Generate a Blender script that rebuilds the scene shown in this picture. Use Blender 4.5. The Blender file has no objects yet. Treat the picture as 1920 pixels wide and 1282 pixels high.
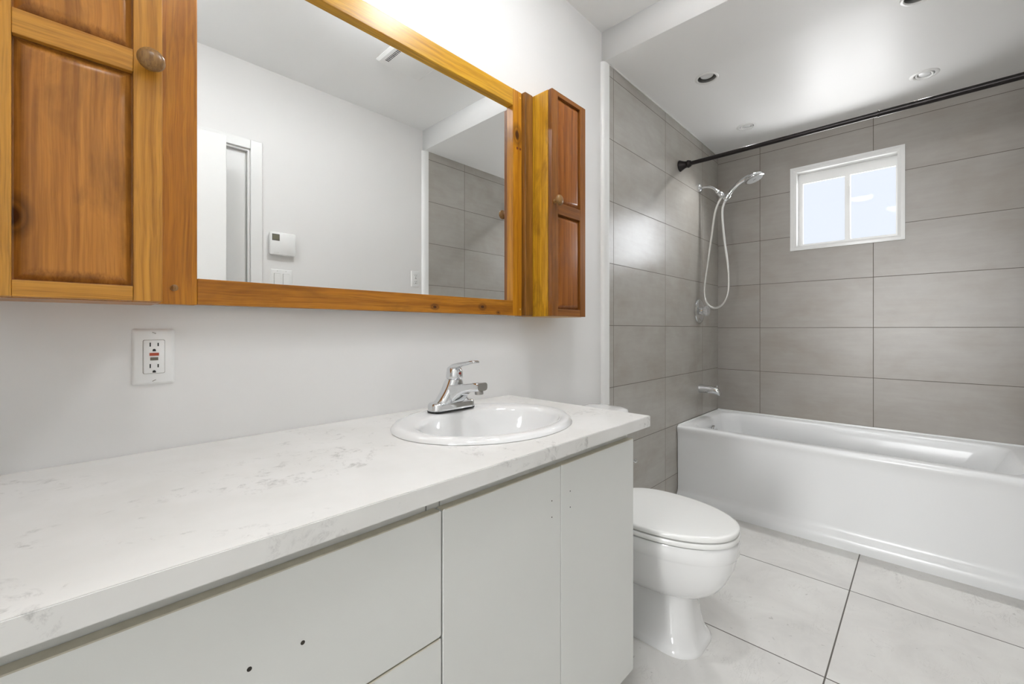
import bpy, bmesh, math, random
from mathutils import Vector, Matrix
from math import sin, cos, pi, radians

S = bpy.context.scene
C = S.collection
random.seed(7)

# ------------------------------------------------------------------ camera
cam_d = bpy.data.cameras.new('camera')
cam = bpy.data.objects.new('camera', cam_d)
C.objects.link(cam)
CAM = (1.13, 0.0, 1.075)
cam.location = CAM
cam.rotation_euler = (radians(90), 0, radians(43.7))
cam_d.sensor_fit = 'HORIZONTAL'
cam_d.sensor_width = 36.0
cam_d.lens = 806.8 / 1920 * 36.0
cam_d.shift_y = (617.0 - 641.0) / 1920.0
cam_d.clip_start = 0.01
S.camera = cam

# ------------------------------------------------------------------ world, light, exposure
S.view_settings.view_transform = 'Standard'
S.view_settings.look = 'None'
S.view_settings.exposure = 0.38
S.view_settings.gamma = 1.0
S.view_settings.use_curve_mapping = False
W = bpy.data.worlds.new('overcast_sky')
S.world = W
W.use_nodes = True
bg = W.node_tree.nodes['Background']
bg.inputs[0].default_value = (0.82, 0.88, 1.0, 1)
bg.inputs[1].default_value = 0.80


def light(name, kind, loc, rot, energy, color=(1, 1, 1), **kw):
    d = bpy.data.lights.new(name, kind)
    d.energy = energy
    d.color = color
    for k, v in kw.items():
        setattr(d, k, v)
    o = bpy.data.objects.new(name, d)
    o.location = loc
    o.rotation_euler = rot
    C.objects.link(o)
    return o


# bright hazy sky to the right of the window, a wide soft source
sun = light('hazy_daylight', 'SUN', (2.5, 6, 3), (0, 0, 0), 2.3, (0.93, 0.96, 1.0), angle=radians(36))
sd = Vector((0.50, 0.84, 0.20)).normalized()          # towards the light
sun.rotation_euler = sd.to_track_quat('Z', 'Y').to_euler()
# light thrown up through the window by the bright ground outside
up = light('ground_bounce', 'SUN', (0.8, 6, 0.5), (0, 0, 0), 17.0, (1.0, 1.0, 1.0), angle=radians(104))
ud = Vector((0.0, 0.72, -0.70)).normalized()
up.rotation_euler = ud.to_track_quat('Z', 'Y').to_euler()
# fill light added at the far end of the unseen hallway
light('hallway_fill', 'AREA', (0.92, -4.15, 1.35), (radians(92), 0, radians(4)), 21, (0.98, 0.99, 1.0),
      shape='RECTANGLE', size=1.0, size_y=1.6, spread=radians(70))
# added fill spots at the two gimbals over the bath, tilted towards the room
for gx in (0.314, 1.134):
    g = light('gimbal_fill', 'SPOT', (gx, 3.025, 2.355), (0, 0, 0), 26, (0.98, 0.99, 1.0), spot_size=radians(100), spot_blend=1.0, shadow_soft_size=0.03)
    g.rotation_euler = Vector((0.0, 0.85, 2.3)).to_track_quat('Z', 'Y').to_euler()
# overhead fill added in the hallway behind the camera
light('hallway_overhead_fill', 'AREA', (0.95, -0.95, 2.44), (radians(0), 0, 0), 8, (0.98, 0.99, 1.0),
      shape='DISK', size=0.5)

DOME_STRENGTH = 61.0


# ------------------------------------------------------------------ helpers: materials
def lin(c):
    def f(u):
        u /= 255.0
        return u / 12.92 if u <= 0.04045 else ((u + 0.055) / 1.055) ** 2.4
    return (f(c[0]), f(c[1]), f(c[2]), 1)


class NT:
    def __init__(s, name):
        s.m = bpy.data.materials.new(name)
        s.m.use_nodes = True
        s.t = s.m.node_tree
        s.b = s.t.nodes['Principled BSDF']
        s.out = s.t.nodes['Material Output']

    def n(s, kind, **kw):
        x = s.t.nodes.new(kind)
        for k, v in kw.items():
            setattr(x, k, v)
        return x

    def l(s, a, b):
        s.t.links.new(a, b)

    def val(s, sock, v):
        if hasattr(v, 'links') or isinstance(v, bpy.types.NodeSocket):
            s.l(v, sock)
        else:
            sock.default_value = v

    def math(s, op, a, b=None, c=None):
        x = s.n('ShaderNodeMath', operation=op)
        s.val(x.inputs[0], a)
        if b is not None:
            s.val(x.inputs[1], b)
        if c is not None:
            s.val(x.inputs[2], c)
        return x.outputs[0]

    def ramp(s, fac, stops, interp='LINEAR'):
        x = s.n('ShaderNodeValToRGB')
        x.color_ramp.interpolation = interp
        e = x.color_ramp.elements
        while len(e) < len(stops):
            e.new(0.5)
        for i, (p, c) in enumerate(stops):
            e[i].position = p
            e[i].color = c if len(c) == 4 else (*c, 1)
        s.l(fac, x.inputs[0])
        return x.outputs[0]

    def mix(s, fac, a, b, blend='MIX'):
        x = s.n('ShaderNodeMix', data_type='RGBA', blend_type=blend)
        s.val(x.inputs[0], fac)
        s.val(x.inputs[6], a)
        s.val(x.inputs[7], b)
        return x.outputs[2]

    def pos(s):
        return s.n('ShaderNodeNewGeometry').outputs['Position']

    def mapping(s, vec, scale=(1, 1, 1), loc=(0, 0, 0), rot=(0, 0, 0)):
        x = s.n('ShaderNodeMapping')
        s.l(vec, x.inputs[0])
        x.inputs['Scale'].default_value = scale
        x.inputs['Location'].default_value = loc
        x.inputs['Rotation'].default_value = rot
        return x.outputs[0]

    def noise(s, vec, scale, detail=4, rough=0.55, dist=0.0, out='Fac'):
        x = s.n('ShaderNodeTexNoise')
        s.l(vec, x.inputs['Vector'])
        x.inputs['Scale'].default_value = scale
        x.inputs['Detail'].default_value = detail
        x.inputs['Roughness'].default_value = rough
        x.inputs['Distortion'].default_value = dist
        return x.outputs[out]

    def sep(s, vec):
        x = s.n('ShaderNodeSeparateXYZ')
        s.l(vec, x.inputs[0])
        return x.outputs

    def bump(s, h, strength, dist=0.01):
        x = s.n('ShaderNodeBump')
        x.inputs['Strength'].default_value = strength
        x.inputs['Distance'].default_value = dist
        s.l(h, x.inputs['Height'])
        s.l(x.outputs[0], s.b.inputs['Normal'])

    def line(s, coord, off, pitch, width):
        """1 on the joint lines at off + k * pitch, 0 elsewhere"""
        a = s.math('SUBTRACT', coord, off - pitch / 2)
        a = s.math('DIVIDE', a, pitch)
        a = s.math('FRACT', a)
        a = s.math('SUBTRACT', a, 0.5)
        a = s.math('ABSOLUTE', a)
        return s.math('LESS_THAN', a, width / 2 / pitch)

    def cell(s, coord, off, pitch):
        return s.math('FLOOR', s.math('DIVIDE', s.math('SUBTRACT', coord, off), pitch))


def plain(name, rgb, rough=0.5, metal=0.0, spec=0.5, coat=0.0, vary=0.0, scale=8, emit=None):
    t = NT(name)
    b = t.b
    b.inputs['Roughness'].default_value = rough
    b.inputs['Metallic'].default_value = metal
    b.inputs['Specular IOR Level'].default_value = spec
    b.inputs['Coat Weight'].default_value = coat
    b.inputs['Coat Roughness'].default_value = 0.05
    c = lin(rgb)
    if vary:
        f = t.noise(t.pos(), scale, 3)
        k = [tuple(min(1, q * g) for q in c[:3]) for g in (1 - vary, 1 + vary)]
        t.l(t.ramp(f, [(0.3, k[0]), (0.7, k[1])]), b.inputs['Base Color'])
    else:
        b.inputs['Base Color'].default_value = c
    if emit:
        b.inputs['Emission Color'].default_value = lin(emit[0])
        b.inputs['Emission Strength'].default_value = emit[1]
    return t.m


def wood(name, grain, cols, rough=0.32, blotch=0.35, knots=(), streak=60, seed=0.0, blotch_scale=6, glaze=()):
    """grain: 'y' or 'z', the direction the fibres run along. knots: (x, y, z, size)."""
    t = NT(name)
    p = t.pos()
    lo, hi = 1.2, streak
    sc = (hi, lo, hi) if grain == 'y' else (hi, hi, lo)
    wob = t.noise(p, 5.0, 2, out='Color')
    pv = t.n('ShaderNodeVectorMath', operation='MULTIPLY_ADD')
    t.l(wob, pv.inputs[0])
    pv.inputs[1].default_value = (0.014, 0.014, 0.014)
    t.l(p, pv.inputs[2])
    q = pv.outputs[0]
    a = t.noise(t.mapping(q, sc, (seed, seed, seed)), 1.0, 5, 0.6, 0.4)
    fine = t.noise(t.mapping(q, tuple(v * 5 for v in sc), (seed, 0, 0)), 1.0, 2, 0.5)
    col = t.ramp(a, [(0.28, lin(cols[0])), (0.5, lin(cols[1])), (0.75, lin(cols[2]))])
    fr = t.ramp(fine, [(0.36, (0.72, 0.68, 0.62, 1)), (0.52, (1, 1, 1, 1))])
    col = t.mix(0.6, col, fr, 'MULTIPLY')
    mid = t.noise(t.mapping(q, tuple(v * 2.2 for v in sc), (0, seed, 3)), 1.0, 4, 0.7)
    col = t.mix(0.75, col, t.ramp(mid, [(0.34, (0.70, 0.63, 0.55, 1)), (0.50, (1, 1, 1, 1)), (0.68, (1.12, 1.1, 1.05, 1))]), 'MULTIPLY')
    sb = (blotch_scale * 1.6, blotch_scale * 0.5, blotch_scale * 1.6) if grain == 'y' else (blotch_scale * 1.6, blotch_scale * 1.6, blotch_scale * 0.5)
    bl = t.noise(t.mapping(p, sb, (seed * 3, 1, 2)), 1.0, 5, 0.62, 0.5)
    bm = t.ramp(bl, [(0.50, (0, 0, 0, 1)), (0.70, (1, 1, 1, 1))])
    bm = t.math('MULTIPLY', bm, blotch)
    col = t.mix(bm, col, lin(cols[3]))
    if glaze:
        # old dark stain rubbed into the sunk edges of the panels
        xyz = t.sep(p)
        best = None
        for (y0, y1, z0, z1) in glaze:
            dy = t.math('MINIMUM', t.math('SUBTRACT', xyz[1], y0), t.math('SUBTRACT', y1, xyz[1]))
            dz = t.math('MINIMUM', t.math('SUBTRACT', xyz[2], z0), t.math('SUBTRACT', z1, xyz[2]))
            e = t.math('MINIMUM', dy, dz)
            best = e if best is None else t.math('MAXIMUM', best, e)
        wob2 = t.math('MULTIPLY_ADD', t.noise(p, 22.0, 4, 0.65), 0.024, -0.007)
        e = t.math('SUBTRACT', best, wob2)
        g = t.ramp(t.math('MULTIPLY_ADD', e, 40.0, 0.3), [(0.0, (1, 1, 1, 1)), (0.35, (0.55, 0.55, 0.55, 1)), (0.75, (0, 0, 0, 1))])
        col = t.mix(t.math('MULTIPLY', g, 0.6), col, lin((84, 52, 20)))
    for (x, y, z, r) in knots:
        d = t.n('ShaderNodeVectorMath', operation='SUBTRACT')
        t.l(q, d.inputs[0])
        d.inputs[1].default_value = (x, y, z)
        st = (0.15, 0.6, 1.0) if grain == 'y' else (0.15, 1.0, 0.6)
        d2 = t.n('ShaderNodeVectorMath', operation='MULTIPLY')
        t.l(d.outputs[0], d2.inputs[0])
        d2.inputs[1].default_value = st
        ln = t.n('ShaderNodeVectorMath', operation='LENGTH')
        t.l(d2.outputs[0], ln.inputs[0])
        dd = t.math('DIVIDE', ln.outputs['Value'], r)
        k = t.ramp(dd, [(0.25, (1, 1, 1, 1)), (0.45, (0.35, 0.35, 0.35, 1)), (0.6, (0.6, 0.6, 0.6, 1)), (1.0, (0, 0, 0, 1))])
        col = t.mix(k, col, lin((70, 36, 14)))
    t.l(col, t.b.inputs['Base Color'])
    t.b.inputs['Roughness'].default_value = rough
    t.b.inputs['Coat Weight'].default_value = 0.12
    t.b.inputs['Specular IOR Level'].default_value = 0.35
    t.b.inputs['Coat Roughness'].default_value = 0.18
    t.bump(fine, 0.12, 0.002)
    return t.m


def tile_mat(name, axis, off, pitch, zoff, zpitch, base, grout, rough=0.3, gw=0.003, seed=0):
    t = NT(name)
    p = t.pos()
    xyz = t.sep(p)
    u = xyz[axis]
    v = xyz[2] if axis != 3 else xyz[1]
    m = t.math('MAXIMUM', t.line(u, off, pitch, gw), t.line(v, zoff, zpitch, gw))
    cu, cv = t.cell(u, off, pitch), t.cell(v, zoff, zpitch)
    cmb = t.n('ShaderNodeCombineXYZ')
    t.l(cu, cmb.inputs[0])
    t.l(cv, cmb.inputs[1])
    cmb.inputs[2].default_value = seed
    wn = t.n('ShaderNodeTexWhiteNoise')
    t.l(cmb.outputs[0], wn.inputs['Vector'])
    ofs = t.n('ShaderNodeVectorMath', operation='MULTIPLY_ADD')
    t.l(wn.outputs['Color'], ofs.inputs[0])
    ofs.inputs[1].default_value = (5, 5, 5)
    t.l(p, ofs.inputs[2])
    cl = t.noise(t.mapping(ofs.outputs[0], (1, 1, 1.5)), 4.0, 6, 0.6, 0.3)
    stv = t.noise(t.mapping(ofs.outputs[0], (5, 5, 45)), 1.0, 3, 0.6)
    c0 = lin(base)
    g = lambda k, w=0: (c0[0] * k * (1 + w), c0[1] * k, c0[2] * k * (1 - w), 1)
    col = t.ramp(cl, [(0.3, g(0.90, 0.03)), (0.5, g(1.0)), (0.72, g(1.09, -0.01))])
    s2 = t.ramp(stv, [(0.35, (0.955, 0.955, 0.955, 1)), (0.65, (1, 1, 1, 1))])
    col = t.mix(1.0, col, s2, 'MULTIPLY')
    tv = t.ramp(wn.outputs['Value'], [(0, (0.97, 0.965, 0.96, 1)), (1, (1.0, 1.0, 1.0, 1))])
    col = t.mix(1.0, col, tv, 'MULTIPLY')
    col = t.mix(m, col, lin(grout))
    t.l(col, t.b.inputs['Base Color'])
    r = t.math('MULTIPLY_ADD', m, 0.5, rough)
    t.l(r, t.b.inputs['Roughness'])
    t.b.inputs['Specular IOR Level'].default_value = 0.5
    h = t.math('SUBTRACT', 1.0, m)
    t.bump(h, 0.4, 0.002)
    return t.m


def floor_mat():
    t = NT('floor_tile')
    p = t.pos()
    xyz = t.sep(p)
    m = t.math('MAXIMUM', t.line(xyz[0], 0.303, 0.608, 0.0045), t.line(xyz[1], 1.628, 0.612, 0.0045))
    cmb = t.n('ShaderNodeCombineXYZ')
    t.l(t.cell(xyz[0], 0.303, 0.608), cmb.inputs[0])
    t.l(t.cell(xyz[1], 1.628, 0.612), cmb.inputs[1])
    wn = t.n('ShaderNodeTexWhiteNoise')
    t.l(cmb.outputs[0], wn.inputs['Vector'])
    ofs = t.n('ShaderNodeVectorMath', operation='MULTIPLY_ADD')
    t.l(wn.outputs['Color'], ofs.inputs[0])
    ofs.inputs[1].default_value = (7, 7, 7)
    t.l(p, ofs.inputs[2])
    cl = t.noise(ofs.outputs[0], 3.5, 7, 0.62, 0.6)
    col = t.ramp(cl, [(0.3, lin((208, 206, 202))), (0.5, lin((219, 217, 213))), (0.7, lin((227, 226, 222)))])
    ve = t.noise(t.mapping(ofs.outputs[0], (9, 3, 3), (0, 0, 0), (0, 0, 0.6)), 1.6, 6, 0.7, 1.5)
    vm = t.ramp(ve, [(0.485, (0, 0, 0, 1)), (0.5, (1, 1, 1, 1)), (0.515, (0, 0, 0, 1))])
    vn = t.ramp(t.noise(p, 5.0, 2), [(0.5, (0, 0, 0, 1)), (0.7, (1, 1, 1, 1))])
    vm = t.math('MULTIPLY', t.math('MULTIPLY', vm, vn), 0.45)
    col = t.mix(vm, col, lin((150, 146, 140)))
    sp = t.noise(p, 55.0, 2, 0.5, 0.6)
    sm = t.math('MULTIPLY', t.ramp(sp, [(0.70, (0, 0, 0, 1)), (0.76, (1, 1, 1, 1))]), 0.4)
    col = t.mix(sm, col, lin((140, 136, 130)))
    col = t.mix(m, col, lin((98, 93, 88)))
    t.l(col, t.b.inputs['Base Color'])
    t.l(t.math('MULTIPLY_ADD', m, 0.4, 0.36), t.b.inputs['Roughness'])
    t.bump(t.math('SUBTRACT', 1.0, m), 0.4, 0.002)
    return t.m


def quartz_mat():
    t = NT('white_quartz')
    p = t.pos()
    w = t.noise(p, 3.0, 3, 0.6, out='Color')
    pv = t.n('ShaderNodeVectorMath', operation='MULTIPLY_ADD')
    t.l(w, pv.inputs[0])
    pv.inputs[1].default_value = (0.25, 0.25, 0.25)
    t.l(p, pv.inputs[2])
    a = t.noise(t.mapping(pv.outputs[0], (2.6, 1.1, 2.6), (0.3, 0.2, 0), (0, 0, 0.5)), 1.7, 7, 0.68, 0.7)
    v = t.ramp(a, [(0.44, (0, 0, 0, 1)), (0.475, (1, 1, 1, 1)), (0.51, (0, 0, 0, 1))])
    br = t.ramp(t.noise(p, 38.0, 5, 0.75, 0.6), [(0.50, (0, 0, 0, 1)), (0.66, (1, 1, 1, 1))])
    pr = t.ramp(t.noise(t.mapping(p, (1, 1, 1), (4.3, 1, 0)), 3.2, 3), [(0.24, (0, 0, 0, 1)), (0.46, (1, 1, 1, 1))])
    m = t.math('MULTIPLY', t.math('MULTIPLY', v, br), pr)
    m = t.math('MULTIPLY', m, 0.48)
    base = t.ramp(t.noise(p, 7.0, 4), [(0.35, lin((226, 225, 221))), (0.65, lin((233, 232, 229)))])
    col = t.mix(m, base, lin((128, 126, 124)))
    t.l(col, t.b.inputs['Base Color'])
    t.b.inputs['Roughness'].default_value = 0.22
    return t.m


def glass_mat():
    t = NT('window_glass')
    t.t.nodes.remove(t.b)
    tr = t.n('ShaderNodeBsdfTransparent')
    gl = t.n('ShaderNodeBsdfGlossy')
    gl.inputs['Roughness'].default_value = 0.02
    fr = t.n('ShaderNodeFresnel')
    fr.inputs[0].default_value = 1.12
    mx = t.n('ShaderNodeMixShader')
    t.l(fr.outputs[0], mx.inputs[0])
    t.l(tr.outputs[0], mx.inputs[1])
    t.l(gl.outputs[0], mx.inputs[2])
    t.l(mx.outputs[0], t.out.inputs[0])
    return t.m


def crystal_mat():
    t = NT('clear_acrylic')
    t.b.inputs['Base Color'].default_value = (0.95, 0.96, 0.97, 1)
    t.b.inputs['Transmission Weight'].default_value = 0.85
    t.b.inputs['Roughness'].default_value = 0.04
    t.b.inputs['IOR'].default_value = 1.46
    return t.m


M = {}
M['paint'] = plain('white_wall_paint', (232, 231, 229), 0.5, vary=0.008, scale=3)
M['ceiling'] = plain('white_ceiling_paint', (244, 244, 243), 0.42, vary=0.006, scale=3)
M['trim'] = plain('white_trim_paint', (236, 236, 234), 0.3)
M['cab'] = plain('white_cabinet_paint', (226, 227, 223), 0.38, vary=0.008, scale=5)
M['mdf'] = plain('raw_board_edge', (206, 200, 182), 0.6, vary=0.06, scale=60)
M['dark'] = plain('dark_gap', (52, 48, 42), 0.8)
M['porc'] = plain('white_porcelain', (236, 236, 235), 0.08, spec=0.5, coat=0.6)
M['enamel'] = plain('white_enamel', (233, 234, 234), 0.24, coat=0.1)
M['seat'] = plain('white_seat_plastic', (236, 236, 233), 0.16)
M['plastic'] = plain('white_plastic', (238, 238, 236), 0.28)
M['chrome'] = plain('polished_chrome', (226, 228, 230), 0.06, metal=1.0)
M['hose'] = plain('pale_metal_hose', (214, 213, 208), 0.28, metal=0.55)
M['steel'] = plain('steel_screw', (170, 168, 165), 0.3, metal=1.0)
M['bronze'] = plain('dark_bronze', (38, 34, 34), 0.32, metal=0.6, vary=0.15, scale=30)
M['black'] = plain('black_slot', (14, 14, 14), 0.6)
M['red'] = plain('red_button', (176, 78, 50), 0.4)
M['olive'] = plain('grey_button', (112, 106, 94), 0.4)
M['lcd'] = plain('grey_display', (120, 120, 104), 0.2)
M['lcd_frame'] = plain('dark_display_frame', (92, 92, 84), 0.3)
M['can'] = plain('grey_can_interior', (150, 150, 148), 0.35, metal=0.3)
M['lens'] = plain('frosted_lamp_lens', (225, 226, 226), 0.25)
M['glass'] = glass_mat()
M['crystal'] = crystal_mat()
M['floor'] = floor_mat()
M['quartz'] = quartz_mat()
TB = (174, 170, 163)
GR = (98, 90, 82)
M['tile_left'] = tile_mat('grey_tile_plumbing_wall', 1, 1.891, 0.592, 1.093, 0.305, TB, GR, 0.27, seed=1)
M['tile_back'] = tile_mat('grey_tile_window_wall', 0, 0.301, 0.611, 1.085, 0.305, (163, 158, 151), GR, 0.33, seed=2)
M['tile_right'] = tile_mat('grey_tile_end_wall', 1, 2.191, 0.61, 1.093, 0.305, TB, GR, 0.27, seed=3)

HON = [(172, 114, 36), (203, 143, 54), (214, 158, 68), (120, 78, 28)]
GOLD = [(178, 122, 24), (210, 156, 38), (222, 174, 52), (120, 80, 24)]
GOLD2 = [(160, 100, 18), (194, 130, 28), (208, 150, 42), (104, 66, 20)]
ORA = [(150, 92, 20), (178, 114, 28), (192, 130, 42), (98, 58, 16)]
BRN = [(112, 66, 26), (142, 88, 36), (160, 104, 46), (80, 50, 28)]
PAN = [(156, 98, 36), (190, 125, 50), (204, 140, 62), (86, 54, 22)]
BPN = [(120, 66, 22), (156, 92, 34), (172, 108, 46), (96, 62, 44)]
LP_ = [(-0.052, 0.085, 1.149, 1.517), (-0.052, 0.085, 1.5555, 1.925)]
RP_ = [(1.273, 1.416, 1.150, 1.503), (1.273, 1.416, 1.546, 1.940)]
M['w_door_y'] = wood('honey_pine_rail', 'y', HON, blotch=0.12, seed=1)
M['w_door_z'] = wood('honey_pine_stile', 'z', HON, blotch=0.15, seed=2)
M['w_panel'] = wood('stained_pine_panel', 'z', PAN, blotch=0.5, seed=3, blotch_scale=10, streak=50,
                    knots=[(0.147, -0.046, 1.252, 0.026)], glaze=LP_)
M['w_gold_y'] = wood('golden_pine_rail', 'y', GOLD, blotch=0.12, seed=4)
M['w_gold_z'] = wood('golden_pine_stile', 'z', GOLD2, blotch=0.2, seed=5, blotch_scale=8,
                     knots=[(0.043, 1.172, 1.80, 0.030)])
M['w_gold_side'] = wood('golden_pine_side', 'z', GOLD, blotch=0.75, seed=15, blotch_scale=9)
M['w_ora_y'] = wood('orange_pine_rail', 'y', ORA, blotch=0.35, seed=6, blotch_scale=10,
                    knots=[(0.043, 1.000, 1.158, 0.014), (0.043, 1.075, 1.140, 0.008), (0.043, 0.80, 1.150, 0.012)])
M['w_ora_z'] = wood('orange_pine_stile', 'z', [(158, 98, 18), (188, 122, 28), (202, 140, 40), (104, 64, 16)], blotch=0.3, seed=7)
M['w_brn_y'] = wood('brown_pine_rail', 'y', BRN, blotch=0.3, seed=8)
M['w_brn_z'] = wood('brown_pine_stile', 'z', BRN, blotch=0.4, seed=9)
M['w_brn_p'] = wood('brown_pine_panel', 'z', BPN, blotch=0.5, seed=10, blotch_scale=8, glaze=RP_)
M['w_knob'] = wood('brown_turned_wood', 'z', [(112, 80, 40), (146, 108, 60), (166, 128, 76), (90, 60, 30)], blotch=0.2, seed=11, streak=160)
M['w_post'] = wood('dark_pine_post', 'z', [(104, 66, 26), (140, 94, 38), (164, 114, 50), (70, 46, 22)], blotch=0.5, seed=12)

t = NT('silvered_mirror')
t.b.inputs['Base Color'].default_value = (0.93, 0.94, 0.935, 1)
t.b.inputs['Metallic'].default_value = 1.0
t.b.inputs['Roughness'].default_value = 0.0
M['mirror'] = t.m


# ------------------------------------------------------------------ helpers: geometry
def B():
    return bmesh.new()


def box(bm, x0, x1, y0, y1, z0, z1, bev=0.0, seg=2):
    r = bmesh.ops.create_cube(bm, size=1.0)
    vs = r['verts']
    for v in vs:
        v.co = Vector(((x0 + x1) / 2 + v.co.x * (x1 - x0), (y0 + y1) / 2 + v.co.y * (y1 - y0), (z0 + z1) / 2 + v.co.z * (z1 - z0)))
    if bev:
        es = list({e for v in vs for e in v.link_edges})
        bmesh.ops.bevel(bm, geom=es, offset=bev, segments=seg, affect='EDGES', profile=0.5)
    return bm


def loft(bm, loops, cap0=True, cap1=True, closed=False):
    rows = [[bm.verts.new(p) for p in L] for L in loops]
    n = len(rows[0])
    pairs = list(zip(rows, rows[1:])) + ([(rows[-1], rows[0])] if closed else [])
    for a, b in pairs:
        for i in range(n):
            j = (i + 1) % n
            bm.faces.new((a[i], a[j], b[j], b[i]))
    if not closed:
        if cap0:
            bm.faces.new(list(reversed(rows[0])))
        if cap1:
            bm.faces.new(rows[-1])
    return rows


def frame_of(d):
    d = Vector(d).normalized()
    up = Vector((0, 0, 1)) if abs(d.z) < 0.95 else Vector((0, 1, 0))
    a = d.cross(up).normalized()
    return d, a, a.cross(d).normalized()


def lathe(bm, prof, o, d, n=40, cap0=True, cap1=True, squash=1.0):
    """prof: (radius, height along d)"""
    d, a, b = frame_of(d)
    o = Vector(o)
    loops = []
    for r, h in prof:
        r = max(r, 1e-4)
        loops.append([o + d * h + a * (r * cos(2 * pi * i / n)) + b * (r * squash * sin(2 * pi * i / n)) for i in range(n)])
    loft(bm, loops, cap0, cap1)
    return bm


def smooth_path(pts, k=8):
    """Catmull-Rom through pts"""
    P = [Vector(p) for p in pts]
    P = [P[0] * 2 - P[1]] + P + [P[-1] * 2 - P[-2]]
    out = []
    for i in range(1, len(P) - 2):
        for j in range(k):
            t = j / k
            p0, p1, p2, p3 = P[i - 1:i + 3]
            out.append(0.5 * ((2 * p1) + (p2 - p0) * t + (2 * p0 - 5 * p1 + 4 * p2 - p3) * t * t + (3 * p1 - p0 - 3 * p2 + p3) * t ** 3))
    out.append(P[-2])
    return out


def tube(bm, pts, rad, n=14, cap=True, ref=None, squash=1.0):
    P = [Vector(p) for p in pts]
    R = rad if isinstance(rad, (list, tuple)) else [rad] * len(P)
    loops = []
    d0 = (P[1] - P[0]).normalized()
    a = Vector(ref) if ref else frame_of(d0)[1]
    for i, p in enumerate(P):
        d = (P[min(i + 1, len(P) - 1)] - P[max(i - 1, 0)]).normalized()
        a = (a - d * a.dot(d)).normalized()
        b = d.cross(a)
        loops.append([p + a * (R[i] * cos(2 * pi * k / n)) + b * (R[i] * squash * sin(2 * pi * k / n)) for k in range(n)])
    loft(bm, loops, cap, cap)
    return bm


def rrect(cx, cy, hx, hy, r, n=8):
    r = min(r, hx - 1e-4, hy - 1e-4)
    out = []
    for qx, qy, a0 in ((1, 1, 0), (-1, 1, 90), (-1, -1, 180), (1, -1, 270)):
        for k in range(n + 1):
            a = radians(a0 + 90 * k / n)
            out.append((cx + qx * (hx - r) + r * cos(a), cy + qy * (hy - r) + r * sin(a)))
    return out


def oval(cx, cy, hx, hy, n=64, e=2.0):
    out = []
    for k in range(n):
        a = 2 * pi * k / n
        c, s = cos(a), sin(a)
        out.append((cx + hx * math.copysign(abs(c) ** (2 / e), c), cy + hy * math.copysign(abs(s) ** (2 / e), s)))
    return out


def at_z(L, z):
    return [(x, y, z) for x, y in L]


def plate(bm, outline, holes, thick, mapf):
    """a flat sheet with holes, from z = 0 to thick in its own frame, then mapped by mapf(u, v, w)"""
    cu = bpy.data.curves.new('sheet', 'CURVE')
    cu.dimensions = '2D'
    cu.fill_mode = 'BOTH'
    cu.extrude = thick / 2
    for L in [outline] + list(holes):
        sp = cu.splines.new('POLY')
        sp.points.add(len(L) - 1)
        for i, (x, y) in enumerate(L):
            sp.points[i].co = (x, y, 0, 1)
        sp.use_cyclic_u = True
    o = bpy.data.objects.new('sheet', cu)
    C.objects.link(o)
    dg = bpy.context.evaluated_depsgraph_get()
    dg.update()
    me = bpy.data.meshes.new_from_object(o.evaluated_get(dg))
    bpy.data.objects.remove(o)
    bpy.data.curves.remove(cu)
    k = len(bm.verts)
    bm.from_mesh(me)
    bpy.data.meshes.remove(me)
    bm.verts.ensure_lookup_table()
    for v in bm.verts[k:]:
        v.co = Vector(mapf(v.co.x, v.co.y, v.co.z + thick / 2))
    bmesh.ops.remove_doubles(bm, verts=bm.verts[k:], dist=1e-5)
    return bm


def rect(x0, x1, y0, y1):
    return [(x0, y0), (x1, y0), (x1, y1), (x0, y1)]


def obj(name, bm, mat, parent=None, smooth=40, label=None, kind=None):
    bmesh.ops.recalc_face_normals(bm, faces=bm.faces[:])
    me = bpy.data.meshes.new(name)
    bm.to_mesh(me)
    bm.free()
    me.materials.append(M[mat] if isinstance(mat, str) else mat)
    o = bpy.data.objects.new(name, me)
    C.objects.link(o)
    if smooth:
        for p in me.polygons:
            p.use_smooth = True
        me.set_sharp_from_angle(angle=radians(smooth))
    if parent:
        o.parent = parent
        o.matrix_parent_inverse = Matrix.Translation(-total_loc(parent))
    if label:
        o['label'] = label
    if kind:
        o['kind'] = kind
    return o


def total_loc(p):
    v = Vector((0, 0, 0))
    if p.type == 'EMPTY':
        v = Vector(p.location)
    return v


def thing(name, label, cat, loc, group=None):
    o = bpy.data.objects.new(name, None)
    o.empty_display_size = 0.05
    C.objects.link(o)
    o.location = loc
    o['label'] = label
    o['category'] = cat
    if group:
        o['group'] = group
    return o


def struct(name, bm, mat, smooth=0, parent=None):
    return obj(name, bm, mat, parent, smooth, kind='structure')


# ------------------------------------------------------------------ the room
XR = 1.555      # painted wall opposite the mirror
YF = -0.22     # wall behind the camera
YB = 3.39      # window wall (tile face)
ZC = 2.515     # main ceiling
ZL = 2.37      # lowered ceiling over the bath
YT = 1.85      # tiles begin

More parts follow.
